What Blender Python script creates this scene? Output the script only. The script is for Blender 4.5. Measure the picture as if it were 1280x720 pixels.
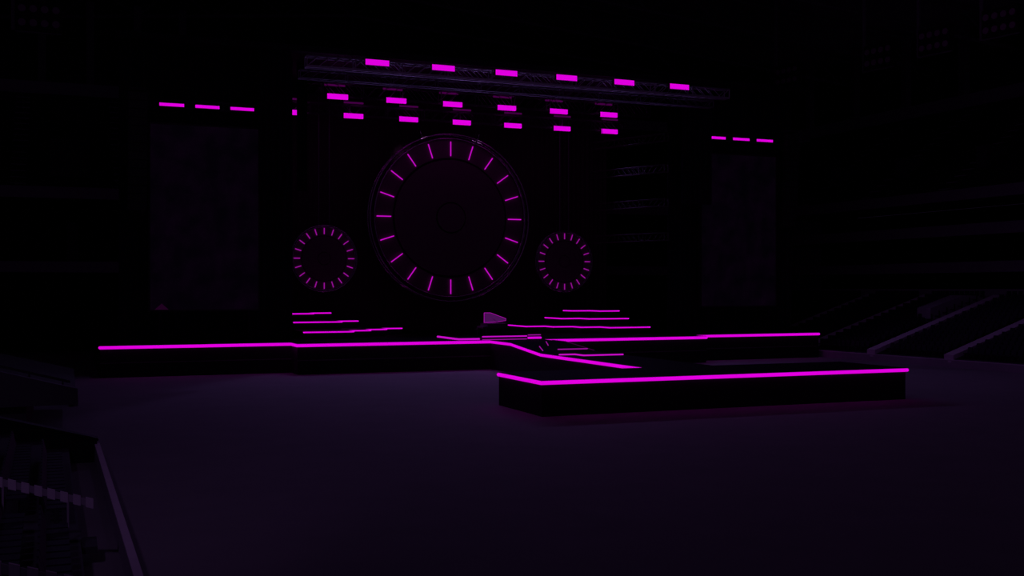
import bpy, bmesh, math, random
from mathutils import Vector, Matrix
random.seed(7)
for o in list(bpy.data.objects): bpy.data.objects.remove(o)
S = bpy.context.scene
col = S.collection
R = math.radians

# ------------------------------------------------------------------ camera
cam_d = bpy.data.cameras.new('camera'); cam = bpy.data.objects.new('camera', cam_d); col.objects.link(cam)
cam.location = (0, 0, 5.7); cam.rotation_euler = (R(90.0), 0, R(-22.2))
cam_d.sensor_width = 36; cam_d.lens = 1370 / 1280 * 36; cam_d.clip_start = .1; cam_d.clip_end = 600
S.camera = cam
S.view_settings.view_transform = 'Standard'; S.view_settings.look = 'None'
S.view_settings.exposure = 0; S.view_settings.gamma = 1; S.view_settings.use_curve_mapping = False
# ------------------------------------------------------------------ world: an almost dark hall
W = bpy.data.worlds.new('world'); S.world = W; W.use_nodes = True
W.node_tree.nodes['Background'].inputs[0].default_value = (.44, .21, .72, 1)
W.node_tree.nodes['Background'].inputs[1].default_value = .013
# ------------------------------------------------------------------ lamps of the rig, and added unseen fill lights
def spot(name, loc, target, power, color, angle, blend=1.0, radius=.3):
    d = bpy.data.lights.new(name, 'SPOT'); d.energy = power; d.color = color
    d.spot_size = R(angle); d.spot_blend = blend; d.shadow_soft_size = radius
    o = bpy.data.objects.new(name, d); col.objects.link(o); o.location = loc
    o.rotation_euler = (Vector(target) - Vector(loc)).to_track_quat('-Z', 'Y').to_euler()
    return o
BLUE = (.44, .27, .96)
CX = 29.7
for x in (18, 24, 29.7, 35, 39.6):
    spot('wash_light', (x, 80.6, 19.0), (x + (x - CX) * .2, 63, 1), 780, BLUE, 92, .7, .3)
for x in (7, 52.5):
    spot('side_fill', (x, 73.4, 20.4), (x + (x - CX) * .1, 60, 1), 430, BLUE, 95, .7, .3)  # extra lamps added to light the floor at both sides
hd = bpy.data.lights.new('overhead_fill', 'AREA'); hd.shape = 'RECTANGLE'; hd.size = 50; hd.size_y = 60; hd.energy = 130; hd.color = (.75, .33, .85)  # unseen overhead fill, added for an even ambient
ho = bpy.data.objects.new('overhead_fill', hd); col.objects.link(ho); ho.location = (28, 32, 32)
ud = bpy.data.lights.new('roof_fill', 'AREA'); ud.shape = 'RECTANGLE'; ud.size = 50; ud.size_y = 30; ud.energy = 160; ud.color = (.62, .25, 1.0)
uo = bpy.data.objects.new('roof_fill', ud); col.objects.link(uo); uo.location = (30, 36, 24); uo.rotation_euler = (R(150), 0, 0)  # unseen upward fill, added to lift the dark roof
for x, pw in ((17, 2300), (25, 1900), (33, 1700), (39.5, 1300)):
    spot('truss_fill', (x, 72.9, 2.6), (x, 69.9, 20), pw, (.48, .28, 1.0), 36, 1.0, .1)  # unseen spots added to brighten the front trusses from below
spot('stand_fill', (34, 52, 30), (60, 60, 0), 600, (.62, .25, 1.0), 80, 1.0, 1.5)  # unseen fill added for the right barrier and stand
spot('stand_fill', (-9, 4, 22), (-2.2, 26, 1), 1300, (.62, .33, 1.0), 34, 1.0, 1.0)  # unseen fill added for the near left stand
spot('stand_fill', (-9, 4, 23), (-4, 46, 2.5), 1100, (.62, .33, 1.0), 16, 1.0, 1.0)  # unseen fill added for the front of the left deck
for x in (27.3, 32.4):
    spot('rim_light', (x, 83.9, 19.0), (x - .1, 86.1, 18.3), 190, (.85, .35, .95), 22, 1.0, .05)

# ------------------------------------------------------------------ materials
def mat(name, color, rough=.6, metal=0.0, spec=.5, noise=0.0, nscale=3.0):
    m = bpy.data.materials.new(name); m.use_nodes = True; nt = m.node_tree; b = nt.nodes['Principled BSDF']
    b.inputs['Base Color'].default_value = (*color, 1); b.inputs['Roughness'].default_value = rough
    b.inputs['Metallic'].default_value = metal; b.inputs['Specular IOR Level'].default_value = spec
    if noise:
        tc = nt.nodes.new('ShaderNodeTexCoord'); n = nt.nodes.new('ShaderNodeTexNoise'); n.inputs['Scale'].default_value = nscale
        n.inputs['Detail'].default_value = 5
        mx = nt.nodes.new('ShaderNodeMix'); mx.data_type = 'RGBA'
        mx.inputs[6].default_value = (*[c * (1 - noise) for c in color], 1); mx.inputs[7].default_value = (*[c * (1 + noise) for c in color], 1)
        nt.links.new(tc.outputs['Object'], n.inputs['Vector']); nt.links.new(n.outputs['Fac'], mx.inputs[0]); nt.links.new(mx.outputs[2], b.inputs['Base Color'])
    return m
def glow(name, color, strength=1.0):
    m = bpy.data.materials.new(name); m.use_nodes = True; nt = m.node_tree; nt.nodes.clear()
    e = nt.nodes.new('ShaderNodeEmission'); e.inputs[0].default_value = (*color, 1); e.inputs[1].default_value = strength
    o = nt.nodes.new('ShaderNodeOutputMaterial'); nt.links.new(e.outputs[0], o.inputs[0]); return m
NEON = glow('magenta_led', (.73, 0, .73))
NEON_T = glow('magenta_led_fine', (.56, .004, .56))
NEON_S = glow('magenta_led_weak', (.30, .006, .30))
GLOW_D = glow('magenta_glow_dim', (.05, 0, .05))  # runway edge line, and lamp spill on the plates above the bars
FLOOR = mat('floor_covering', (.235, .215, .24), .85, spec=.15, noise=.12, nscale=.6)
DECK = mat('stage_deck', (.006, .005, .008), .8, spec=.02, noise=.2, nscale=1)
BLACK = mat('black_fascia', (.012, .010, .014), .7, spec=.25)
DRAPE = mat('black_drape', (.022, .016, .03), .95, spec=.1, noise=.3, nscale=2)
BACK = mat('dark_backdrop', (.10, .05, .08), .9, spec=.1, noise=.2, nscale=1)
TRUSS = mat('aluminium_truss', (.42, .40, .46), .45, .55)
TRUSSB = mat('black_truss', (.10, .09, .11), .5, .3)
RING = mat('polished_ring', (.62, .50, .66), .22, .75)
DISC = mat('wheel_panel', (.16, .07, .13), .7, noise=.1, nscale=.8)
GROOVE = mat('wheel_groove', (.01, .006, .01), .8)
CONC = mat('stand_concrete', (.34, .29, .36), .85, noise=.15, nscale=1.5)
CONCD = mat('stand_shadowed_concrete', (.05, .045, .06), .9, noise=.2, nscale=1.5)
STEP = mat('aisle_steps', (.60, .50, .62), .85, noise=.1, nscale=2)
SEATM = mat('seat_plastic', (.020, .016, .034), .6, spec=.2)
SEATF = mat('seat_frame', (.03, .03, .035), .5)
ROOF = mat('roof_panel', (.35, .27, .36), .9, noise=.25, nscale=.3)
BEAM = mat('roof_steel', (.16, .13, .17), .7)
GLASS = mat('dark_glass', (.03, .03, .04), .15)
CABLE = mat('steel_cable', (.22, .18, .23), .5, .5)
LAC = mat('piano_lacquer', (.12, .06, .13), .3)
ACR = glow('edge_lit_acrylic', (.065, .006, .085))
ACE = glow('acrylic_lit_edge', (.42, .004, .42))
LENS = mat('flood_lens', (.30, .14, .26), .4)

# ------------------------------------------------------------------ mesh helpers
class MB:
    def __init__(s): s.v = []; s.f = []
    def add(s, vs, fs):
        n = len(s.v); s.v += [tuple(v) for v in vs]; s.f += [tuple(i + n for i in f) for f in fs]; return s
    def box(s, x0, x1, y0, y1, z0, z1):
        return s.add([(x0,y0,z0),(x1,y0,z0),(x1,y1,z0),(x0,y1,z0),(x0,y0,z1),(x1,y0,z1),(x1,y1,z1),(x0,y1,z1)],
                     [(3,2,1,0),(4,5,6,7),(0,1,5,4),(1,2,6,5),(2,3,7,6),(3,0,4,7)])
    def tube(s, a, b, r, n=8):
        a = Vector(a); b = Vector(b); d = (b - a).normalized(); u = d.orthogonal().normalized(); w = d.cross(u)
        vs = [a + (u * math.cos(t) + w * math.sin(t)) * r for t in [2*math.pi*i/n for i in range(n)]]
        vs += [v + (b - a) for v in vs]
        return s.add(vs, [(i,(i+1)%n,n+(i+1)%n,n+i) for i in range(n)] + [tuple(range(n))[::-1], tuple(range(n,2*n))])
    def path(s, pts, r, n=10, closed=False):          # round tube with rounded ends and joints
        pts = [Vector(p) for p in pts]
        for i in range(len(pts) - (0 if closed else 1)): s.tube(pts[i], pts[(i+1) % len(pts)], r, n)
        for p in pts: s.ball(p, r, n)
        return s
    def ball(s, c, r, n=8, m=5, sz=1):
        vs = []; c = Vector(c)
        for j in range(1, m):
            t = math.pi*j/m
            vs += [c + Vector((math.sin(t)*math.cos(2*math.pi*i/n)*r, math.sin(t)*math.sin(2*math.pi*i/n)*r, math.cos(t)*r*sz)) for i in range(n)]
        fs = [(j*n+i, (j+1)*n+i, (j+1)*n+(i+1)%n, j*n+(i+1)%n) for j in range(m-2) for i in range(n)]
        vs += [c + Vector((0,0,r*sz)), c - Vector((0,0,r*sz))]; T = len(vs)-2
        fs += [(T, i, (i+1)%n) for i in range(n)] + [(T+1, (m-2)*n+(i+1)%n, (m-2)*n+i) for i in range(n)]
        return s.add(vs, fs)
    def prism(s, poly, z0, z1):                       # plan polygon, counter-clockwise
        n = len(poly); z0f = z0 if callable(z0) else (lambda x, y: z0); z1f = z1 if callable(z1) else (lambda x, y: z1)
        vs = [(x,y,z0f(x,y)) for x,y in poly] + [(x,y,z1f(x,y)) for x,y in poly]
        return s.add(vs, [tuple(range(n))[::-1], tuple(range(n,2*n))] + [(i,(i+1)%n,n+(i+1)%n,n+i) for i in range(n)])
    def slab(s, poly, axis, a, b):                    # polygon in XZ (axis y) extruded from y=a to y=b
        n = len(poly); vs = [(x,a,z) for x,z in poly] + [(x,b,z) for x,z in poly]
        return s.add(vs, [tuple(range(n)), tuple(range(n,2*n))[::-1]] + [(i,n+i,n+(i+1)%n,(i+1)%n) for i in range(n)])
    def ring(s, c, r, rad, n=96, m=8):                # torus in the XZ plane
        cx, cy, cz = c; vs = []; fs = []
        for i in range(n):
            t = 2*math.pi*i/n
            for j in range(m):
                p = 2*math.pi*j/m; rr = r + rad*math.cos(p)
                vs.append((cx+rr*math.sin(t), cy+rad*math.sin(p), cz+rr*math.cos(t)))
        for i in range(n):
            for j in range(m): fs.append((i*m+j, ((i+1)%n)*m+j, ((i+1)%n)*m+(j+1)%m, i*m+(j+1)%m))
        return s.add(vs, fs)
    def annulus(s, c, r0, r1, y0, y1, n=96):          # flat ring with thickness, in the XZ plane
        cx, _, cz = c; vs = []; fs = []
        for i in range(n):
            t = 2*math.pi*i/n; sx, sz = math.sin(t), math.cos(t)
            vs += [(cx+r0*sx,y0,cz+r0*sz),(cx+r1*sx,y0,cz+r1*sz),(cx+r1*sx,y1,cz+r1*sz),(cx+r0*sx,y1,cz+r0*sz)]
        for i in range(n):
            a = 4*i; b = 4*((i+1)%n)
            for k in range(4): fs.append((a+k, a+(k+1)%4, b+(k+1)%4, b+k))
        return s.add(vs, fs)
    def disc(s, c, r, y0, y1, n=96):
        cx, _, cz = c; vs = [(cx+r*math.sin(2*math.pi*i/n), y0, cz+r*math.cos(2*math.pi*i/n)) for i in range(n)]
        vs += [(x, y1, z) for x, _, z in vs]
        return s.add(vs, [tuple(range(n)), tuple(range(n,2*n))[::-1]] + [(i,n+i,n+(i+1)%n,(i+1)%n) for i in range(n)])
    def build(s, name, m, parent=None, smooth=False, origin=None):
        me = bpy.data.meshes.new(name)
        off = Vector((0,0,0))
        if parent is not None: off = parent.location.copy() if parent.parent is None else parent.matrix_basis.translation + parent.parent.location
        elif origin is not None: off = Vector(origin)
        else:
            xs = [v[0] for v in s.v]; ys = [v[1] for v in s.v]; zs = [v[2] for v in s.v]
            off = Vector(((min(xs)+max(xs))/2, (min(ys)+max(ys))/2, min(zs)))
        me.from_pydata([(v[0]-off.x, v[1]-off.y, v[2]-off.z) for v in s.v], [], s.f); me.update()
        bm = bmesh.new(); bm.from_mesh(me); bmesh.ops.recalc_face_normals(bm, faces=bm.faces); bm.to_mesh(me); bm.free()
        me.materials.append(m)
        if smooth:
            for p in me.polygons: p.use_smooth = True
        o = bpy.data.objects.new(name, me); col.objects.link(o)
        if parent is not None: o.parent = parent
        else: o.location = off
        return o
def tag(o, label=None, cat=None, group=None, kind=None):
    if label: o['label'] = label
    if cat: o['category'] = cat
    if group: o['group'] = group
    if kind: o['kind'] = kind
    return o
def thing(name, loc, label, cat, group=None, rz=0):
    o = bpy.data.objects.new(name, None); col.objects.link(o); o.location = loc; o.empty_display_size = .2
    o.rotation_euler = (0, 0, rz)
    return tag(o, label, cat, group)
def copy_tree(root):
    r = root.copy(); col.objects.link(r)
    for ch in list(root.children):
        c = ch.copy(); col.objects.link(c); c.parent = r
        for g in list(ch.children):
            d = g.copy(); col.objects.link(d); d.parent = c
    return r

# ------------------------------------------------------------------ arena shell
def lerp_tab(tab, y):
    if y <= tab[0][0]: return tab[0][1]
    for (a, xa), (b, xb) in zip(tab, tab[1:]):
        if y <= b: return xa + (xb-xa)*(y-a)/(b-a)
    return tab[-1][1]
LW = [(-14, 1.5), (20, 1.3), (38.7, 1.06), (61, .5), (74, .1), (97, -.6)]          # field side of the left boards
RW = [(-14, 60.4), (30, 60.0), (50, 59.6), (56, 59.2), (66, 58.4), (74, 57.75), (97, 57.9)]
lw = lambda y: lerp_tab(LW, y)
rw = lambda y: lerp_tab(RW, y)
f = MB().box(-34, 100, -16, 124, -.3, 0).build('floor', FLOOR); tag(f, 'dark arena floor in front of the stage', 'floor', kind='structure')
c = MB().slab([(-32,33.6),(29.7,39.5),(98,33.6),(98,34.2),(29.7,40.1),(-32,34.2)], 'y', -16, 124).build('ceiling', ROOF); tag(c, kind='structure')
w = MB().slab([(-32,25.6),(98,25.6),(98,33.55),(29.7,39.45),(-32,33.55)], 'y', 122, 122.5).build('wall_back', GLASS); tag(w, kind='structure')
w = MB().box(92, 92.5, 20, 122, 25.6, 34.2).build('wall_right', GLASS); tag(w, kind='structure')
w = MB().box(-32, 98, 118, 122.5, 0, 25.6).build('wall_rear', CONCD); tag(w, kind='structure')
# roof steel, each beam one thing
for k, y in enumerate((62, 74, 86, 98, 110, 120)):
    m = MB()
    for xa, za, xb, zb in ((-31, 33.2, 29.7, 39.1), (29.7, 39.1, 97, 33.2)):
        n = 16
        for i in range(n):
            p = Vector((xa+(xb-xa)*i/n, y, za+(zb-za)*i/n)); q = Vector((xa+(xb-xa)*(i+1)/n, y, za+(zb-za)*(i+1)/n))
            m.tube(p, q, .22, 6); dz = Vector((0,0,-3.0)); m.tube(p+dz, q+dz, .22, 6)
            m.tube(p if i % 2 else p+dz, q+dz if i % 2 else q, .12, 6)
    o = m.build('roof_truss', BEAM)
    tag(o, ('steel roof truss crossing high above the runway ramp', 'steel roof truss crossing above the front of the main stage', 'steel roof truss crossing above the three wheels', 'steel roof truss crossing just behind the stage', 'steel roof truss crossing above the stand behind the stage', 'rearmost steel roof truss, against the glazed back wall')[k], 'roof truss', 'roof trusses')
# stands
def stand(name, label, sx, base, y0, y1, rows, tread, rise, z0, aisles, setback, m_tread):
    """lower bowl: rows step outwards from the boards; sx = +1 on the right, -1 on the left"""
    t = thing(name, (base((y0+y1)/2), (y0+y1)/2, 0), label, 'grandstand')
    m = MB(); n = 12
    ys = [y0 + (y1-y0)*i/n for i in range(n+1)]
    for r in range(rows):
        d0 = setback + r*tread; d1 = d0 + tread; z = z0 + (r+1)*rise
        for a, b in zip(ys, ys[1:]):
            poly = [(base(a)+sx*d0, a), (base(a)+sx*d1, a), (base(b)+sx*d1, b), (base(b)+sx*d0, b)]
            if sx < 0: poly = poly[::-1]
            m.prism(poly, 0, z)
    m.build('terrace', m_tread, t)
    for ya in aisles:
        m = MB()
        for r in range(rows):
            d0 = setback + r*tread; z = z0 + (r+1)*rise; xa = base(ya)+sx*d0; xb = base(ya)+sx*(d0+tread)
            m.box(min(xa-sx*.03,xb), max(xa-sx*.03,xb), ya-.5, ya+.5, z-rise, z+.04)
            xc = base(ya)+sx*(d0-tread*.42); m.box(min(xa,xc), max(xa,xc), ya-.5, ya+.5, z-rise, z-rise/2)
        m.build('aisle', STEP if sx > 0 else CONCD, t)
        xa = base(ya) + sx*(setback - .25); xb = base(ya) + sx*(setback + rows*tread)
        za, zb = z0 + rise*.8, z0 + (rows+.8)*rise; yw = ya - .62
        hw = .93 if sx < 0 else .34; lo = hw - (.20 if sx < 0 else .34)
        n = int(abs(xb-xa)/(.24 if sx < 0 else .45)); pw = MB()
        for i in range(n):
            f0, f1 = i/n, (i+(.6 if sx < 0 else .93))/n
            P = [(xa+(xb-xa)*f0, za+(zb-za)*f0), (xa+(xb-xa)*f1, za+(zb-za)*f1)]
            pw.slab([(P[0][0],P[0][1]+lo),(P[1][0],P[1][1]+lo),(P[1][0],P[1][1]+hw),(P[0][0],P[0][1]+hw)], 'y', yw-.03, yw+(.03 if sx < 0 else .9))
        bk = pw if sx > 0 else MB()
        bk.slab([(xa,za+lo+.03),(xb,zb+lo+.03),(xb,zb+hw-.03),(xa,za+hw-.03)], 'y', yw-.015, yw+.015)
        if sx < 0:
            for i in range(2, n+1, 5): bk.box(xa+(xb-xa)*i/n-.02, xa+(xb-xa)*i/n+.02, yw-.02, yw+.02, za+(zb-za)*i/n-.3, za+(zb-za)*i/n+lo+.05)
            bk.build('panel_backing', CONC, t)
        pw.build('aisle_side_panel', STEP, t)
    return t
TR, RI = .8, .265
R_AIS = (46.3, 53.8, 61.3, 68.8, 76.3, 83.8)
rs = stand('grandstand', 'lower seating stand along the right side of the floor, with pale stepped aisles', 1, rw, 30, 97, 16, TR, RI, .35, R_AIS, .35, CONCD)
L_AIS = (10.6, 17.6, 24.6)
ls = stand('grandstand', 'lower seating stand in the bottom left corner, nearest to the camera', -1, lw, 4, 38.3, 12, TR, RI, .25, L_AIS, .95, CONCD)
# side cheek wall that ends the near left stand
ew = MB().slab([(.98,0),(.98,.70),(.75,.78),(-9.4,3.5),(-9.4,0)], 'y', 38.35, 38.75).build('end_wall', BLACK, ls)
MB().slab([(1.02,.70),(1.02,.78),(.75,.86),(-9.4,3.6),(-9.4,3.5),(.75,.78)], 'y', 38.3, 38.85).build('coping', BLACK, ls)
MB().slab([(65.4,2.9),(68.2,3.0),(72,4.3),(72,5.0),(68.9,5.1),(65.4,4.05)], 'y', 69.9, 71.4).build('entrance_wall', CONC, rs)
# boards round the floor
def boards(name, base, sx, y0, y1, label, h=.56, th=.2, zc=0):
    t = thing(name, (base((y0+y1)/2), (y0+y1)/2, 0), label, 'barrier')
    ys = [y0 + (y1-y0)*i/14 for i in range(15)]
    m = MB(); cp = MB()
    for a, b in zip(ys, ys[1:]):
        poly = [(base(a), a), (base(a)+sx*th, a), (base(b)+sx*th, b), (base(b), b)]
        if sx < 0: poly = poly[::-1]
        m.prism(poly, 0, h-.05); cp.prism([(x, y) for x, y in poly], h-.05, h)
    m.build('board_wall', CONC, t); cp.build('top_rail', STEP, t)
boards('barrier', rw, 1, 30, 96, 'pale low barrier along the foot of the right stand', .56, .25)
boards('barrier', lw, -1, 4, 38.6, 'low barrier in front of the near left seats', .6, .16)
boards('barrier', lw, -1, 57, 73.3, 'short pale barrier end beside the left corner of the stage', .6, .22)
# raised deck over the left entrance
t = thing('viewing_deck', (-3, 50, 0), 'raised deck with a deep grey front overhanging the left entrance', 'deck')
MB().slab([(.46,1.26),(.46,1.86),(.1,1.95),(-7,3.87),(-7,1.2)], 'y', 45.0, 45.4).build('front_fascia', mat('deck_fascia', (.10,.08,.115), .8), t)
MB().slab([(.40,1.4),(.40,1.80),(.1,1.88),(-7,3.7),(-7,1.4)], 'y', 45.4, 57.0).build('deck_slab', BLACK, t)
MB().slab([(.2,1.98),(-7,3.93),(-7,4.05),(.2,2.08)], 'y', 46.2, 46.35).build('top_rail', CONCD, t)
for i in range(6): MB().box(-.1-i*1.2, -.04-i*1.2, 46.2, 46.3, 1.7+i*.32, 2.05+i*.32).build('rail_post', CONCD, t)
MB().box(-7, -1.35, 45.6, 56.5, 0, 1.4).build('support_wall', mat('deck_support', (.08,.065,.09), .85), t)

# upper tiers on the right and behind the stage
BALC = mat('balcony_concrete', (.17,.14,.18), .85, noise=.15, nscale=1.5)
tiers = ((7.45, .9, 'first'), (10.6, .95, 'second'), (13.6, .95, 'third'))
t = thing('upper_stand', (80, 76, 0), 'upper stand on the right with stacked balcony fronts and a steep top deck', 'grandstand')
MB().box(72.1, 72.5, 30, 100, 0, 5.62).build('concourse_wall', CONC, t)
MB().box(72.5, 92, 30, 100, 5.3, 5.6).build('concourse_floor', CONCD, t)
m = MB().box(78, 78.4, 30, 100, 5.6, 13.1).build('suite_wall', BLACK, t)
for zc, h, nm in tiers:
    MB().box(70, 70.35, 30, 100, zc-h/2, zc+h/2).build('balcony_front', BALC, t)
    MB().box(70.35, 78, 30, 100, zc-h/2, zc-h/2+.3).build('balcony_floor', BLACK, t)
m = MB()
for i in range(18):
    m.box(70.4+i*.9, 71.3+i*.9, 30, 112, 12.9+i*.6, 13.7+i*.62)
m.build('top_deck', BLACK, t)
for ya in (34.7, 44.7, 54.7, 64.7, 74.7, 84.8, 94.5):
    m = MB()
    for i in range(18): m.box(70.42+i*.9, 71.32+i*.9, ya-.55, ya+.55, 13.1+i*.62, 13.78+i*.62)
    m.build('aisle', CONC, t)
    v = MB().box(74.4, 78, ya-1.9, ya-.7, 15.2, 18.2); v.build('entrance_box', CONCD, t)
MB().box(86.6, 87.0, 30, 117.5, 24.2, 25.8).build('rim_beam', CONC, t)
for k in range(9):
    MB().box(87.4, 88.2, 46+k*8.6-.4, 46+k*8.6+.4, 25.2, 34.0).build('column', BEAM, t)
t = thing('upper_stand', (10, 108, 0), 'upper stand behind the stage, seen at the far left edge', 'grandstand')
for zc, h, nm in (tiers[0], tiers[2]):
    MB().box(-32, 69.9, 98, 98.35, zc-h/2, zc+h/2).build('balcony_front', CONC, t)
    MB().box(-32, 69.9, 98.35, 106, zc-h/2, zc-h/2+.3).build('balcony_floor', BLACK, t)
MB().box(-32, 69.9, 106, 106.3, 0, 13.1).build('suite_wall', BLACK, t)
m = MB()
for i in range(18): m.box(-32, 69.9, 98.4+i*.9, 99.3+i*.9, 12.9+i*.6, 13.7+i*.62)
m.build('top_deck', BLACK, t)
for xa in (-21.5, -11.5, -3.6, 4.5):
    m = MB()
    for i in range(18): m.box(xa-.6, xa+.6, 98.42+i*.9, 99.32+i*.9, 13.1+i*.62, 13.78+i*.62)
    m.build('aisle', CONC, t)
for xa in (-8.2, -1.2):
    MB().box(xa, xa+3.2, 101, 104, 15.2, 18.4).build('entrance_box', CONCD, t)
    MB().box(xa+1.4, xa+2.3, 98.6, 99.3, 7.9, 11.2).build('entrance_box', CONCD, t)
MB().box(-32, 86.5, 114.8, 115.2, 24.2, 25.6).build('rim_beam', CONC, t)
for k in range(8):
    MB().box(-20+k*4.4, -19.3+k*4.4, 116, 116.7, 25.2, 34.0).build('column', BEAM, t)

# floodlight banks hung from the roof
def flood(loc, rz, label, sp=.7):
    t = thing('floodlight_bank', loc, label, 'floodlight', 'floodlight banks under the roof', 0)
    x, y, z = loc
    MB().box(x-2*sp, x+2*sp, y-.05, y+.55, z-1.0, z+1.0).build('housing', BLACK, t)
    lamps = MB()
    for i in range(4):
        for j in range(2):
            cc = (x-1.5*sp+i*sp, 0, z-.47+j*.94)
            MB().disc(cc, .24, y-.11, y-.05, 20).build('lamp', LENS, t)
    m = MB().box(x-2*sp-.3, x-2*sp-.05, y+.15, y+.3, z-1.1, z+9.0 if x > 0 else z+11.2).box(x-2*sp-.3, x+2*sp, y+.15, y+.3, z-1.1, z-1.0)
    m.build('hanger', BEAM, t)
    t.rotation_euler[2] = rz
flood((62, 59.5, 24.8), R(-80), 'floodlight bank of eight round lamps nearest the top right corner')
flood((62, 65.9, 24.8), R(-80), 'floodlight bank of eight round lamps, second from the top right corner')
flood((62, 72.2, 24.8), R(-80), 'floodlight bank of eight round lamps, third from the top right corner')
flood((62, 84.5, 25.4), R(-80), 'small far floodlight bank above the right end of the stage')
flood((-1.6, 80, 23.9), R(0), 'floodlight bank of eight round lamps in the top left corner')

# ------------------------------------------------------------------ main stage
SF, SW, SB = 71.9, 73.95, 92.0                    # front of the centre, front of the wings, back
SL, SR, CL, CR = 2.06, 57.4, 14.15, 45.35
st = thing('main_stage', (CX, 80, 0), 'long black main stage edged with a magenta light tube', 'stage')
poly = [(SL,SW),(CL,SW),(CL,SF),(CR,SF),(CR,SW),(SR,SW),(SR,SB),(SL,SB)]
MB().prism(poly, 0, 1.98).build('riser', BLACK, st)
MB().prism([(SL-.03,SW-.03),(CL-.03,SW-.03),(CL-.03,SF-.03),(CR+.03,SF-.03),(CR+.03,SW-.03),(SR+.03,SW-.03),(SR+.03,SB),(SL-.03,SB)], 1.98, 2.04).build('deck', DECK, st)
m = MB(); zz = .93
for a, b in (((SL,SW),(CL,SW)),((CL,SF),(CR,SF)),((CR,SW),(SR,SW))):
    m.box(a[0], b[0], a[1]-.07, a[1], zz-.03, zz+.03)
m.build('ledge', mat('riser_trim', (.10,.07,.10), .6), st)
RWL, RWR = 27.7, 31.7                              # runway sides
zs = 1.92; g = .06
MB().path([(SL,SW-g,zs),(CL-g,SW-g,zs),(CL-g,SF-g,zs),(RWL-g,SF-g,zs)], .1).build('light_tube', NEON, st, True)
MB().path([(RWR+g,SF-g,zs),(CR,SF-g,zs)], .1).build('light_tube', NEON, st, True)
MB().path([(CR+.4,SW-g,zs),(SR,SW-g,zs)], .1).build('light_tube', NEON, st, True)

# runway
rt = thing('runway', (CX, 60, 0), 'black runway that ramps down from the main stage to the small stage', 'runway')
BB = 49.6
def rz_(x, y): return 2.035 if y >= 67.99 else (2.035 - .43*(68-y)/5 if y > 63 else 1.605)
m = MB()
for a, b in ((BB, 63), (63, 68), (68, 71.84)):
    m.prism([(RWL,a),(RWR,a),(RWR,b),(RWL,b)], 0, lambda x, y: rz_(x,y)-.06)
m.build('riser', BLACK, rt)
m = MB()
for a, b in ((BB, 63), (63, 68), (68, 71.84)):
    m.prism([(RWL-.03,a),(RWR+.03,a),(RWR+.03,b),(RWL-.03,b)], lambda x, y: rz_(x,y)-.06, rz_)
m.build('deck', DECK, rt)
MB().path([(RWL-g,71.8,zs),(RWL-g,68,zs),(RWL-g,63,zs-.43),(RWL-g,BB+.1,zs-.43)], .09).build('light_tube', NEON, rt, True)
MB().path([(RWR+g,71.8,zs),(RWR+g,68,zs),(RWR+g,63,zs-.43),(RWR+g,BB+.1,zs-.43)], .07).build('light_tube', NEON_S, rt, True)
m = MB().path([(RWL+.15,60.6,1.64),(28.9,60.6,1.64),(28.9,59.4,1.64),(31.55,59.4,1.64)], .05); m.build('threshold_light', NEON_T, rt, True)
m = MB().path([(29.4,64.2,1.75),(31.5,64.2,1.75)], .035); m.build('threshold_light', NEON_S, rt, True)
MB().path([(RWR,70.2,2.05),(RWR,68,2.05),(RWR,63.6,1.67)], .02).build('edge_light', GLOW_D, rt, True)
MB().path([(28.8,65.8,1.87),(28.2,63.9,1.71)], .03).build('ramp_dash', NEON_S, rt, True)  # short weakly glowing dash on the ramp
MB().path([(30.3,68.1,2.05),(29.6,66.2,1.91)], .03).build('ramp_dash', NEON_S, rt, True)

# small stage at the end of the runway
bt = thing('satellite_stage', (CX, 47, 0), 'low black rectangular small stage in the foreground with a magenta front tube', 'stage')
BL, BR, BF = 19.55, 39.9, 44.4
MB().box(BL, BR, BF, BB-.01, 0, 1.55).build('riser', BLACK, bt)
MB().box(BL-.03, BR+.03, BF-.03, BB-.01, 1.55, 1.61).build('deck', DECK, bt)
MB().path([(BL-g,BB-.1,1.5),(BL-g,BF-g,1.5),(BR+g,BF-g,1.5)], .088, 12).build('light_tube', NEON, bt, True)

# centre platform with two low blocks in front
pt = thing('stage_platform', (28.6, 74.7, 2.04), 'low platform with a magenta rim under the piano', 'platform')
PX0, PX1, PY0, PY1 = 25.6, 31.5, 72.55, 77.2
MB().box(PX0, PX1, PY0, PY1, 2.042, 2.157).build('platform_deck', DECK, pt)
MB().path([(PX0-.04,PY1,2.10),(PX0-.04,PY0-.04,2.10),(27.08,PY0-.04,2.10)], .07).build('light_tube', NEON_T, pt, True)
kt = thing('stage_block', (28.8, 72.2, 2.04), 'long low black block with thin magenta lines at the head of the runway', 'stage block')
MB().box(27.12, 30.5, 71.95, 72.45, 2.045, 2.30).build('block', BLACK, kt)
MB().path([(27.12,71.92,2.28),(30.48,71.92,2.28)], .045).build('top_light_line', NEON_T, kt, True)
MB().path([(27.12,71.92,2.075),(30.48,71.92,2.075)], .03).build('bottom_light_line', NEON_S, kt, True)
kt = thing('stage_block', (31.0, 72.2, 2.04), 'short black block with a bright magenta band, right of the long block', 'stage block')
MB().box(30.56, 31.6, 71.95, 72.45, 2.045, 2.36).build('block', BLACK, kt)
MB().path([(30.6,71.91,2.35),(31.55,71.91,2.35)], .035).build('top_light_line', NEON_S, kt, True)
MB().path([(30.6,71.88,2.15),(31.55,71.88,2.15)], .075).build('middle_light_band', NEON, kt, True)

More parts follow.
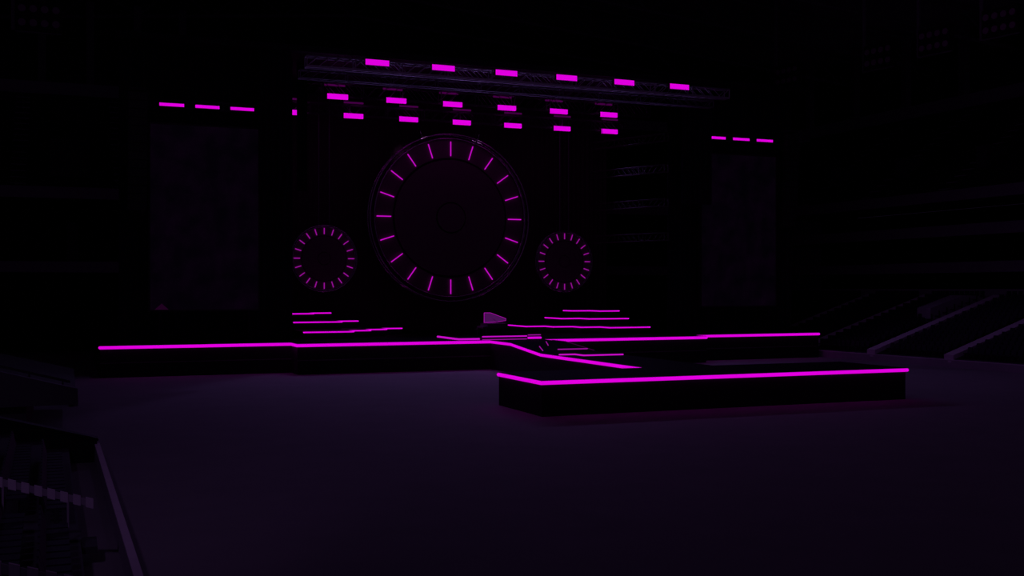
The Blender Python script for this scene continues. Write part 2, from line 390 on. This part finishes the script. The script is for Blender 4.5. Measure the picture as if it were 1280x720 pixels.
# tiered risers left and right
def tiers_side(s, label):
    X = (lambda v: v) if s < 0 else (lambda v: 2*CX - v)
    t = thing('tiered_riser', (X(18), 82, 2.04), label, 'stage riser', 'tiered risers at the sides of the stage')
    spec = [([15.7,19.3,21.0,22.7,24.4], [77.65,79.35,81.0,82.7], 2.60, 2.04),
            ([15.7,19.3,21.0], [81.3,83.1], 3.20, 2.60),
            ([15.7,17.5,19.25], [83.0,84.8], 3.80, 3.20)]
    for n, (xs, ys, zt, zb) in enumerate(spec):
        back = 86.6
        if n == 1: xs = [15.7,19.3,21.0]; ys = [81.3,83.1]
        front = []
        for i, y in enumerate(ys): front += [(xs[i], y), (xs[i+1], y)]
        poly = front + [(xs[-1], back), (xs[0], back)]
        poly = [(X(a), b) for a, b in poly]
        if s > 0: poly = poly[::-1]
        b = MB().prism(poly, zb, zt).build('tier', BLACK, t)
        e = .035
        pts = [(X(a)+(e if s > 0 and 0 else 0), b_-e, zt-.03) for a, b_ in front] + [(X(xs[-1]) - (e if s > 0 else -e), back-.1, zt-.03)]
        pts2 = []
        for i, p in enumerate(pts):
            xx = p[0]
            if 0 < i: # shift the returns to the open side of the step
                if i % 2 == 1: xx = X(xs[(i+1)//2] + e)
            if i >= 2 and i % 2 == 0 and i < len(pts)-1: xx = X(xs[i//2] + e)
            pts2.append((xx, p[1], p[2]))
        MB().path([(p[0], p[1], p[2]-.025) for p in pts2], .05).build('light_tube', NEON, b, True)
    return t
tiers_side(-1, 'left stack of three stepped black risers with magenta edges')
tiers_side(1, 'right stack of three stepped black risers with magenta edges')

# ------------------------------------------------------------------ piano and stool
pn = thing('grand_piano', (29.5, 75.5, 2.16), 'dark grand piano with raised glowing purple lid on the centre platform', 'piano')
out = [(28.60,74.80),(29.3,74.80),(29.9,74.86),(30.3,75.1),(30.45,75.45),(30.4,75.85),(30.1,76.15),(29.6,76.3),(28.60,76.3)]
MB().prism(out, 2.76, 3.10).build('body', LAC, pn)
MB().box(28.30, 28.60, 74.85, 76.25, 2.76, 2.88).build('key_bed', LAC, pn)
MB().box(28.33, 28.52, 74.95, 76.15, 2.88, 2.90).build('keyboard', mat('piano_keys', (.5,.45,.5), .4), pn)
for x, y in ((28.75,74.95),(28.75,76.15),(30.15,75.6)):
    MB().tube((x,y,2.2),(x,y,2.76),.07,12).tube((x,y,2.16),(x,y,2.22),.035,8).build('leg', LAC, pn, True)
MB().box(28.75, 28.85, 75.45, 75.65, 2.28, 2.76).box(28.6,28.9,75.4,75.7,2.25,2.29).build('pedal_lyre', LAC, pn)
lid = MB(); lp = [(28.77,3.14),(29.65,3.16),(30.5,3.27),(30.5,3.42),(29.25,3.86),(28.77,3.86)]
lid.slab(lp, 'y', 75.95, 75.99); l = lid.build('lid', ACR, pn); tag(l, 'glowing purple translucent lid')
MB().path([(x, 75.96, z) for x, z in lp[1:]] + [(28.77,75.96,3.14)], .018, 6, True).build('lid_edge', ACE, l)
MB().tube((29.6,75.1,3.1),(29.5,75.95,3.4),.015,6).build('lid_prop', LAC, pn)
sn = thing('piano_stool', (28.05, 75.5, 2.16), 'small round piano stool left of the grand piano', 'stool')
MB().tube((28.05,75.5,2.62),(28.05,75.5,2.72),.2,20).build('seat', mat('stool_pad', (.12,.06,.12), .6), sn)
MB().tube((28.05,75.5,2.2),(28.05,75.5,2.62),.04,10).build('post', TRUSSB, sn)
for k in range(3):
    a = 2*math.pi*k/3; MB().tube((28.05,75.5,2.3),(28.05+.2*math.cos(a),75.5+.2*math.sin(a),2.175),.018,6).build('leg', TRUSSB, sn)

# ------------------------------------------------------------------ wheels
def wheel(cx, cz, R0, r1, r0, rd, rh, tw, label, neon, Y=86.4):
    t = thing('clock_wheel', (cx, Y, cz), label, 'wheel', 'ticked wheels above the stage')
    c_ = (cx, 0, cz); k = R0/7.0; rb = .07*max(k, .6)
    m = MB()
    rin = R0*.938
    for yy in (Y-.35*k, Y+.35*k):
        m.ring((cx,yy,cz), R0-rb, rb, 120)
    m.ring((cx,Y-.35*k,cz), rin, rb*.8, 120)
    m.build('rim', RING, t, True)
    m = MB(); n = 60
    for i in range(n):
        a = 2*math.pi*i/n; b = 2*math.pi*(i+.5)/n; c2 = 2*math.pi*(i+1)/n
        P = lambda r, q, y: (cx+r*math.sin(q), y, cz+r*math.cos(q))
        m.tube(P(R0-rb,a,Y-.35*k), P(rin,b,Y-.35*k), rb*.35, 5); m.tube(P(rin,b,Y-.35*k), P(R0-rb,c2,Y-.35*k), rb*.35, 5)
        m.tube(P(R0-rb,a,Y-.35*k), P(R0-rb,b,Y+.35*k), rb*.35, 5)
    m.build('rim_bracing', TRUSSB, t)
    MB().annulus(c_, rd, rin-.05*k, Y-.10*k, Y+.1).build('dial_ring', DISC, t)
    MB().annulus(c_, rd*.965, rd, Y-.02, Y+.1).build('groove', GROOVE, t)
    MB().annulus(c_, rh*1.02, rd*.965, Y-.22*k, Y+.1).build('face_disc', DISC, t)
    MB().annulus(c_, rh*.93, rh*1.02, Y-.05, Y+.1, 64).build('groove', GROOVE, t)
    MB().disc(c_, rh*.93, Y-.30*k, Y+.1, 64).build('hub', DISC, t)
    for i in range(20):
        a = 2*math.pi*i/20; yy = Y-.10*k-.06
        p = (cx+r0*math.sin(a), yy, cz+r0*math.cos(a)); q = (cx+r1*math.sin(a), yy, cz+r1*math.cos(a))
        MB().tube(p, q, tw, 6).build('tick_light', neon, t)
    return t
wt = wheel(CX, 11.53, 7.0, 6.33, 5.13, 4.98, 1.28, .042, 'large clock-like wheel with twenty magenta ticks over the stage centre', NEON_T)
wl = wheel(19.1, 8.05, 2.68, 2.42, 1.93, 1.83, .52, .038, 'small clock-like wheel left of the large wheel', NEON_S)
wr = wheel(40.15, 8.0, 2.68, 2.44, 1.94, 1.83, .52, .038, 'small clock-like wheel right of the large wheel', NEON_S)
for t, cx in ((wl, 19.1), (wr, 40.15)):
    for dx in (-.42, .42):
        MB().tube((cx+dx, 86.4, 10.6), (cx+dx, 86.4, 21.7), .045, 8).build('hanging_pole', CABLE, t)
for dx, dx2 in ((-2.4,-2.9), (2.4,2.9), (-3.9,-4.3), (3.9,4.3)):
    za = 11.53 + math.sqrt(49-dx*dx) - .05
    MB().tube((CX+dx, 86.4, za), (CX+dx2*1.25, 86.4, 21.7), .025, 6).build('hanging_cable', DRAPE, wt)

# ------------------------------------------------------------------ trusses
def truss(p, q, h, d, pitch, m_, label, rch=.05, rbr=.025, name='lighting_truss', group=None, cables=(), ztop=30, module=3.0):
    p = Vector(p); q = Vector(q); L = (q-p).length; u = (q-p)/L; w_ = u.cross(Vector((0,0,1))).normalized(); up = Vector((0,0,1))
    t = thing(name, (p+q)/2, label, 'truss', group)
    ch = MB(); br = MB()
    C4 = [(-1,-1),(1,-1),(1,1),(-1,1)]
    cn = lambda s, a, b: p + u*s + w_*(a*d/2) + up*(b*h/2)
    for a, b in C4: ch.tube(cn(0,a,b), cn(L,a,b), rch, 8)
    n = max(2, round(L/pitch)); st_ = L/n
    for i in range(n):
        s0, s1 = i*st_, (i+1)*st_; fl = (int(s0/module) % 2 == 0)
        for a in (-1, 1): br.tube(cn(s0,a,-1 if fl else 1), cn(s1,a,1 if fl else -1), rbr, 5)
        for b in (-1, 1): br.tube(cn(s0,-1,b), cn(s1,1,b), rbr, 5)
    k = max(1, round(L/module))
    for i in range(k+1):
        s = L*i/k
        for e in ((0,1),(1,2),(2,3),(3,0)): br.tube(cn(s,*C4[e[0]]), cn(s,*C4[e[1]]), rbr*1.5, 6)
    ch.build('chords', m_, t, True); br.build('bracing', m_, t)
    for s in cables:
        c0 = cn(s, 0, 1); MB().tube(c0, (c0.x, c0.y, ztop), .02, 5).build('hanging_cable', DRAPE, t)
    return t
G = 'lighting trusses over the stage'
ft = truss((14.1,69,20.0),(45.3,69,20.0), .66, .66, .72, TRUSS, 'front upper roof truss carrying six magenta bar lights', .055, .03, group=G, cables=(3,12,20,28), ztop=36)
MB().box(14.1,45.3,68.62,68.7,19.6,19.74).build('bottom_rail', TRUSS, ft)
truss((14.1,71.05,19.58),(45.27,71.05,19.58), .52, .6, .68, mat('aluminium_truss_darker', (.24,.22,.27), .5, .5), 'second roof truss hanging just below and behind the front truss', .045, .025, group=G, cables=(3,12,20,28), ztop=36)  # same aluminium in a darker tone, so this truss reads dimmer
truss((14.5,80.0,20.35),(44.9,80.0,20.35), .9, .7, .8, TRUSSB, 'dark roof truss behind the upper inner row of bar lights', .05, .03, group=G, cables=(3,27), ztop=21.7)
truss((14.5,84.2,19.6),(44.9,84.2,19.6), .8, .6, .8, TRUSSB, 'rearmost dark roof truss carrying the lowest row of bar lights', .05, .03, group=G, cables=(3,27), ztop=21.7)
TRUSSD = mat('matt_dark_truss', (.09, .07, .085), .9, spec=.1)
GS = 'dark trusses stacked at the right side of the stage'
for z, nm, zt_ in ((17.6,'topmost',21.7),(15.15,'second from the top',17.31),(12.45,'third from the top',14.86),(9.75,'lowest',12.2)):
    truss((41.1,82.6,z),(43.9,75.4,z), .58, .5, .55, TRUSSD, 'angled truss right of the wheels, %s of its stack of four' % nm, .045, .022, group=GS, module=2.5, cables=(1.0, 6.7), ztop=zt_)
# bar lights
BARH = mat('lamp_housing', (.02,.018,.02), .6)
def bar(cx, y, z, wd, h, label, group, dim=None):
    opn = dim is not None
    t = thing('bar_light', (cx, y, z), label, 'stage light', group)
    if opn:
        MB().box(cx-wd/2-.04, cx-wd/2, y-.01, y+.24, z-h/2-.02, z+h/2+.02).build('end_cap', BARH, t)
        MB().box(cx+wd/2, cx+wd/2+.04, y-.01, y+.24, z-h/2-.02, z+h/2+.02).build('end_cap', BARH, t)
        MB().box(cx-wd/2, cx+wd/2, y-.01, y+.22, z-h/2, z+h/2).build('light_panel', NEON, t)
    else:
        MB().box(cx-wd/2-.04, cx+wd/2+.04, y+.02, y+.24, z-h/2-.03, z+h/2+.03).build('housing', BARH, t)
        MB().box(cx-wd/2, cx+wd/2, y-.01, y+.02, z-h/2, z+h/2).build('light_panel', NEON, t)
    for s in (-.5, .5): MB().box(cx+s-.03, cx+s+.03, y+.24, y+.32, z-.05, z+.32).build('clamp', BARH, t)
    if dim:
        d = MB().box(cx-wd/2, cx+wd/2, y+dim[1]-.03, y+dim[1], z+dim[0]-.07, z+dim[0]+.07).build('upper_lit_plate', GLOW_D, t)  # plate lit by the bar below; its spill is put in as emission
        tag(d, 'dim upper plate, lamp spill put in as a glow')
        MB().box(cx-wd/2, cx+wd/2, y+dim[1], y+dim[1]+.1, z+dim[0]-.09, z+dim[0]+.09).build('upper_plate_back', BARH, t)
    return t
sp = 4.46; ordn = ['leftmost','second from left','third from left','third from right','second from right','rightmost']
for i in range(6):
    bar(CX+(i-2.5)*sp, 68.27, 20.14, 1.55, .36, 'magenta bar light on the front truss, %s of six' % ordn[i], 'bar lights on the front truss')
for i in range(6):
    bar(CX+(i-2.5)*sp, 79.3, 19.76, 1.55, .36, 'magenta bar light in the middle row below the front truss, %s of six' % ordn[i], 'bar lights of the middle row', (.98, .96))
o7 = ['sliver of the','leftmost fully visible','second fully visible','third fully visible','fourth fully visible','fifth fully visible','rightmost']
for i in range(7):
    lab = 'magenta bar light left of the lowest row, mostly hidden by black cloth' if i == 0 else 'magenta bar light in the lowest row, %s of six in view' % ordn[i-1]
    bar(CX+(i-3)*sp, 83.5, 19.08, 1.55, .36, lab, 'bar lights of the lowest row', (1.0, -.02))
for side, x0 in (('left', 5.73), ('right', 47.58)):
    for i in range(3):
        bar(x0+.775+i*2.27, 75.0, 17.72, 1.55, .2, 'thin magenta bar light above the %s screen, %s of three' % (side, ('leftmost','middle','rightmost')[i]), 'bar lights above the side screens')

# ------------------------------------------------------------------ screens, drapes, speakers
def screen_mat():
    m = bpy.data.materials.new('led_screen_picture'); m.use_nodes = True; nt = m.node_tree; nt.nodes.clear()
    tc = nt.nodes.new('ShaderNodeTexCoord'); n = nt.nodes.new('ShaderNodeTexNoise'); n.inputs['Scale'].default_value = .7; n.inputs['Detail'].default_value = 4
    r = nt.nodes.new('ShaderNodeValToRGB'); r.color_ramp.elements[0].position = .38; r.color_ramp.elements[0].color = (.0004,.0002,.0010,1)
    r.color_ramp.elements[1].position = .75; r.color_ramp.elements[1].color = (.0022,.0003,.0030,1)
    e = nt.nodes.new('ShaderNodeEmission'); g_ = nt.nodes.new('ShaderNodeBsdfPrincipled'); g_.inputs['Base Color'].default_value = (.01,.008,.012,1); g_.inputs['Roughness'].default_value = .5
    a = nt.nodes.new('ShaderNodeAddShader'); o = nt.nodes.new('ShaderNodeOutputMaterial')
    nt.links.new(tc.outputs['Object'], n.inputs['Vector']); nt.links.new(n.outputs['Fac'], r.inputs[0]); nt.links.new(r.outputs[0], e.inputs[0])
    nt.links.new(e.outputs[0], a.inputs[0]); nt.links.new(g_.outputs[0], a.inputs[1]); nt.links.new(a.outputs[0], o.inputs[0]); return m
SCR = screen_mat()
for side, x0, x1 in (('left', 5.19, 12.17), ('right', 47.2, 54.25)):
    t = thing('video_screen', ((x0+x1)/2, 75.5, 4.2), 'tall dark %s video screen beside the stage opening' % side, 'screen', 'side video screens')
    MB().box(x0-.12, x1+.12, 75.46, 75.8, 4.14, 16.6).build('frame', BARH, t)
    MB().box(x0, x1, 75.42, 75.46, 4.26, 16.47).build('display', SCR, t)
    for x in (x0+.6, x1-.6): MB().box(x-.1, x+.1, 75.5, 75.7, 2.04, 4.14).build('support_leg', BLACK, t)
    if side == 'left':
        MB().slab([(5.45,4.27),(6.35,4.27),(5.9,4.68)], 'y', 75.40, 75.42).build('picture_highlight', glow('screen_pink_patch', (.012,.0005,.012)), t)
    truss((x0,75.5,17.85),(x1,75.5,17.85), .5, .35, .5, TRUSSB, 'short black truss with three thin lights over the %s screen' % side, .03, .015, group='short trusses over the side screens', cables=(2.6,4.2), ztop=21.7, module=2)
def drape(x0, x1, y, z0, z1, label, m_=DRAPE, amp=.06, name='stage_drape', pitch=.45):
    n = int((x1-x0)/pitch*4); vs = []; m = MB()
    pts = [(x0+(x1-x0)*i/n, y + amp*math.sin(2*math.pi*i/4)) for i in range(n+1)]
    poly = pts + [(x, yy+.05) for x, yy in pts[::-1]]
    vs = [(a,b,z0) for a,b in poly] + [(a,b,z1) for a,b in poly]; N = len(poly); fs = []
    for i in range(n):
        fs += [(i,i+1,N+i+1,N+i), (N-1-i, N-2-i, 2*N-2-i, 2*N-1-i), (i,i+1,N-2-i,N-1-i), (N+i,N+i+1,2*N-2-i,2*N-1-i)]
    fs += [(0,N-1,2*N-1,N), (n,n+1,N+n+1,N+n)]
    m.add(vs, fs); o = m.build(name, m_); tag(o, label, 'drape'); return o
drape(3.3, 14.72, 76.6, 2.04, 21.7, 'black drape wall behind the left screen')
drape(44.75, 56.7, 76.6, 2.04, 21.7, 'black drape wall behind the right screen')
drape(12.1, 14.15, 74.3, 12.3, 21.7, 'narrow black hanging banner right of the left screen')
drape(44.7, 47.35, 74.3, 12.3, 21.7, 'narrow black hanging banner overlapping the right screen top')
drape(13.0, 46.4, 90.5, 2.04, 21.7, 'dark purple backdrop behind the three wheels', BACK)
o = MB().box(3.0, 57.0, 73.9, 91.3, 21.7, 22.1).build('stage_roof', BLACK); tag(o, 'black flat stage roof above the bar lights', 'stage roof')
drape(15.3, 16.02, 78.0, 12.6, 21.7, 'slim black hanging leg at the left of the stage opening', amp=.05, pitch=.24)
for side, x in (('left', 4.35), ('right', 55.15)):
    t = thing('speaker_array', (x, 74.7, 11), 'curved hanging array of black loudspeakers at the %s of the stage' % side, 'speaker', 'hanging loudspeaker arrays')
    z = 18.6; y = 74.7; a = 0.0
    for k in range(14):
        a += R(.1+k*.10); z -= .55*math.cos(a); y += .55*math.sin(a)
        dz, dy = .25*math.cos(a), .25*math.sin(a)
        m = MB(); c_, s_ = math.cos(a), math.sin(a)
        def P(xx, yy, zz_): return (x+xx, y + yy*c_ - zz_*s_*1, z + yy*s_*-1*-1*0 - yy*s_ + zz_*c_)
        vs = [P(xx, yy, q) for q in (-.25, .25) for xx, yy in ((-.6,-.45),(.6,-.45),(.45,.35),(-.45,.35))]
        m.add(vs, [(3,2,1,0),(4,5,6,7),(0,1,5,4),(1,2,6,5),(2,3,7,6),(3,0,4,7)])
        m.build('cabinet', BARH, t)
    MB().box(x-.5, x+.5, 74.3, 75.1, 18.45, 18.6).tube((x-.4,74.7,18.6),(x-.4,74.7,21.7),.02,5).tube((x+.4,74.7,18.6),(x+.4,74.7,21.7),.02,5).build('flying_frame', BARH, t)

# ------------------------------------------------------------------ seats
def seat_proto():
    t = thing('stadium_seat', (0,0,0), 'dark seat', 'seat')       # faces +x
    MB().box(-.20, .20, -.20, .20, .40, .45).add([(-.20,-.20,.45),(.20,-.20,.45),(.20,.20,.45),(-.20,.20,.45),(-.16,-.16,.43),(.18,-.16,.44),(.18,.16,.44),(-.16,.16,.43)],
        [(0,1,5,4),(1,2,6,5),(2,3,7,6),(3,0,4,7),(4,5,6,7)]).build('seat_pan', SEATM, t)
    m = MB(); n = 5
    for i in range(n):
        z0_, z1_ = .45+i*.08, .45+(i+1)*.08; x0_, x1_ = -.20-.02*i, -.20-.02*(i+1); hw = .21 if i < n-1 else .19
        m.add([(x0_,-.21,z0_),(x0_,.21,z0_),(x1_,hw,z1_),(x1_,-hw,z1_),(x0_-.04,-.21,z0_),(x0_-.04,.21,z0_),(x1_-.04,hw,z1_),(x1_-.04,-hw,z1_)],
              [(0,1,2,3),(7,6,5,4),(0,3,7,4),(1,5,6,2),(3,2,6,7),(0,4,5,1)])
    m.build('backrest', SEATM, t)
    MB().box(-.05, .05, -.22, -.19, 0, .42).box(-.05,.05,.19,.22,0,.42).box(-.12,.12,-.23,-.18,0,.02).box(-.12,.12,.18,.23,0,.02).box(-.04,.04,-.19,.19,.36,.40).build('support', SEATF, t)
    return t
proto = seat_proto()
F_ = (math.sin(R(22.2)), math.cos(R(22.2)))
def proj(x, y, z):
    Z = x*F_[0]+y*F_[1]; X = x*F_[1]-y*F_[0]
    return Z, 640+1370*X/Z, 360-1370*(z-5.7)/Z
cand = []
pl = .52
def rows_for(side, base, sx, setback, z0, rows, ya, yb, aisles):
    for r in range(rows):
        z = z0 + (r+1)*RI; n = int((yb-ya)/pl)
        for i in range(n):
            y = ya + .4 + i*pl
            if any(abs(y-a) < .9 for a in aisles) or y > yb-.3: continue
            x = base(y) + sx*(setback + r*TR + TR*.55)
            if sx > 0 and x > 71.7: continue
            Z, px, py = proj(x, y, z+.5)
            if Z > 3 and -20 < px < 1300 and -20 < py < 745: cand.append((Z, side, r, x, y, z, R(180) if sx > 0 else 0))
rows_for('left', lw, -1, .95, .25, 12, 4, 34.5, L_AIS)
rows_for('right', rw, 1, .35, .35, 16, 40, 96, R_AIS)
cand.sort(key=lambda c: c[0])
names = ['front','second','third','fourth','fifth','sixth','seventh','eighth','ninth','tenth','eleventh','twelfth','thirteenth','fourteenth','fifteenth','top']
units = ['','first','second','third','fourth','fifth','sixth','seventh','eighth','ninth','tenth','eleventh','twelfth','thirteenth','fourteenth','fifteenth','sixteenth','seventeenth','eighteenth','nineteenth']
tens = {2:('twenty','twentieth'),3:('thirty','thirtieth'),4:('forty','fortieth'),5:('fifty','fiftieth'),6:('sixty','sixtieth')}
def ordinal(n):
    if n < 20: return units[n]
    t_, u_ = divmod(n, 10); return tens[t_][1] if u_ == 0 else tens[t_][0] + '-' + units[u_]
rowpos = {}
for c in sorted(cand[:300], key=lambda c: -c[4] if c[1] == 'left' else c[4]):
    L_ = rowpos.setdefault((c[1], c[2]), []); L_.append(c)
rowidx = {id(c): i+1 for L_ in rowpos.values() for i, c in enumerate(L_)}
first = True
for c in cand[:300]:
    Z, side, r, x, y, z, rz = c
    o = proto if first else copy_tree(proto); first = False
    o.location = (x, y, z+.002); o.rotation_euler = (0, 0, rz)
    o['label'] = 'dark seat, %s row of the %s stand, %s from %s' % (names[r], side, ordinal(rowidx[id(c)]), 'its far end' if side == 'left' else 'the right photo edge')
    o['group'] = 'seats in the %s stand' % side
m = MB()
for Z, side, r, x, y, z, rz in cand[300:]:
    s = -1 if rz else 1
    xs = sorted((x-.2*s, x+.2*s)); m.box(xs[0], xs[1], y-.21, y+.21, z+.38, z+.45)
    xs = sorted((x-.2*s, x-.27*s)); m.box(xs[0], xs[1], y-.21, y+.21, z+.0, z+.85)
o = m.build('stadium_seats', SEATM); tag(o, 'far rows of dark seats filling the rest of the right stand', 'seats', kind='stuff')
print('SEATS', len(cand), sum(1 for c in cand if c[1] == 'left'))
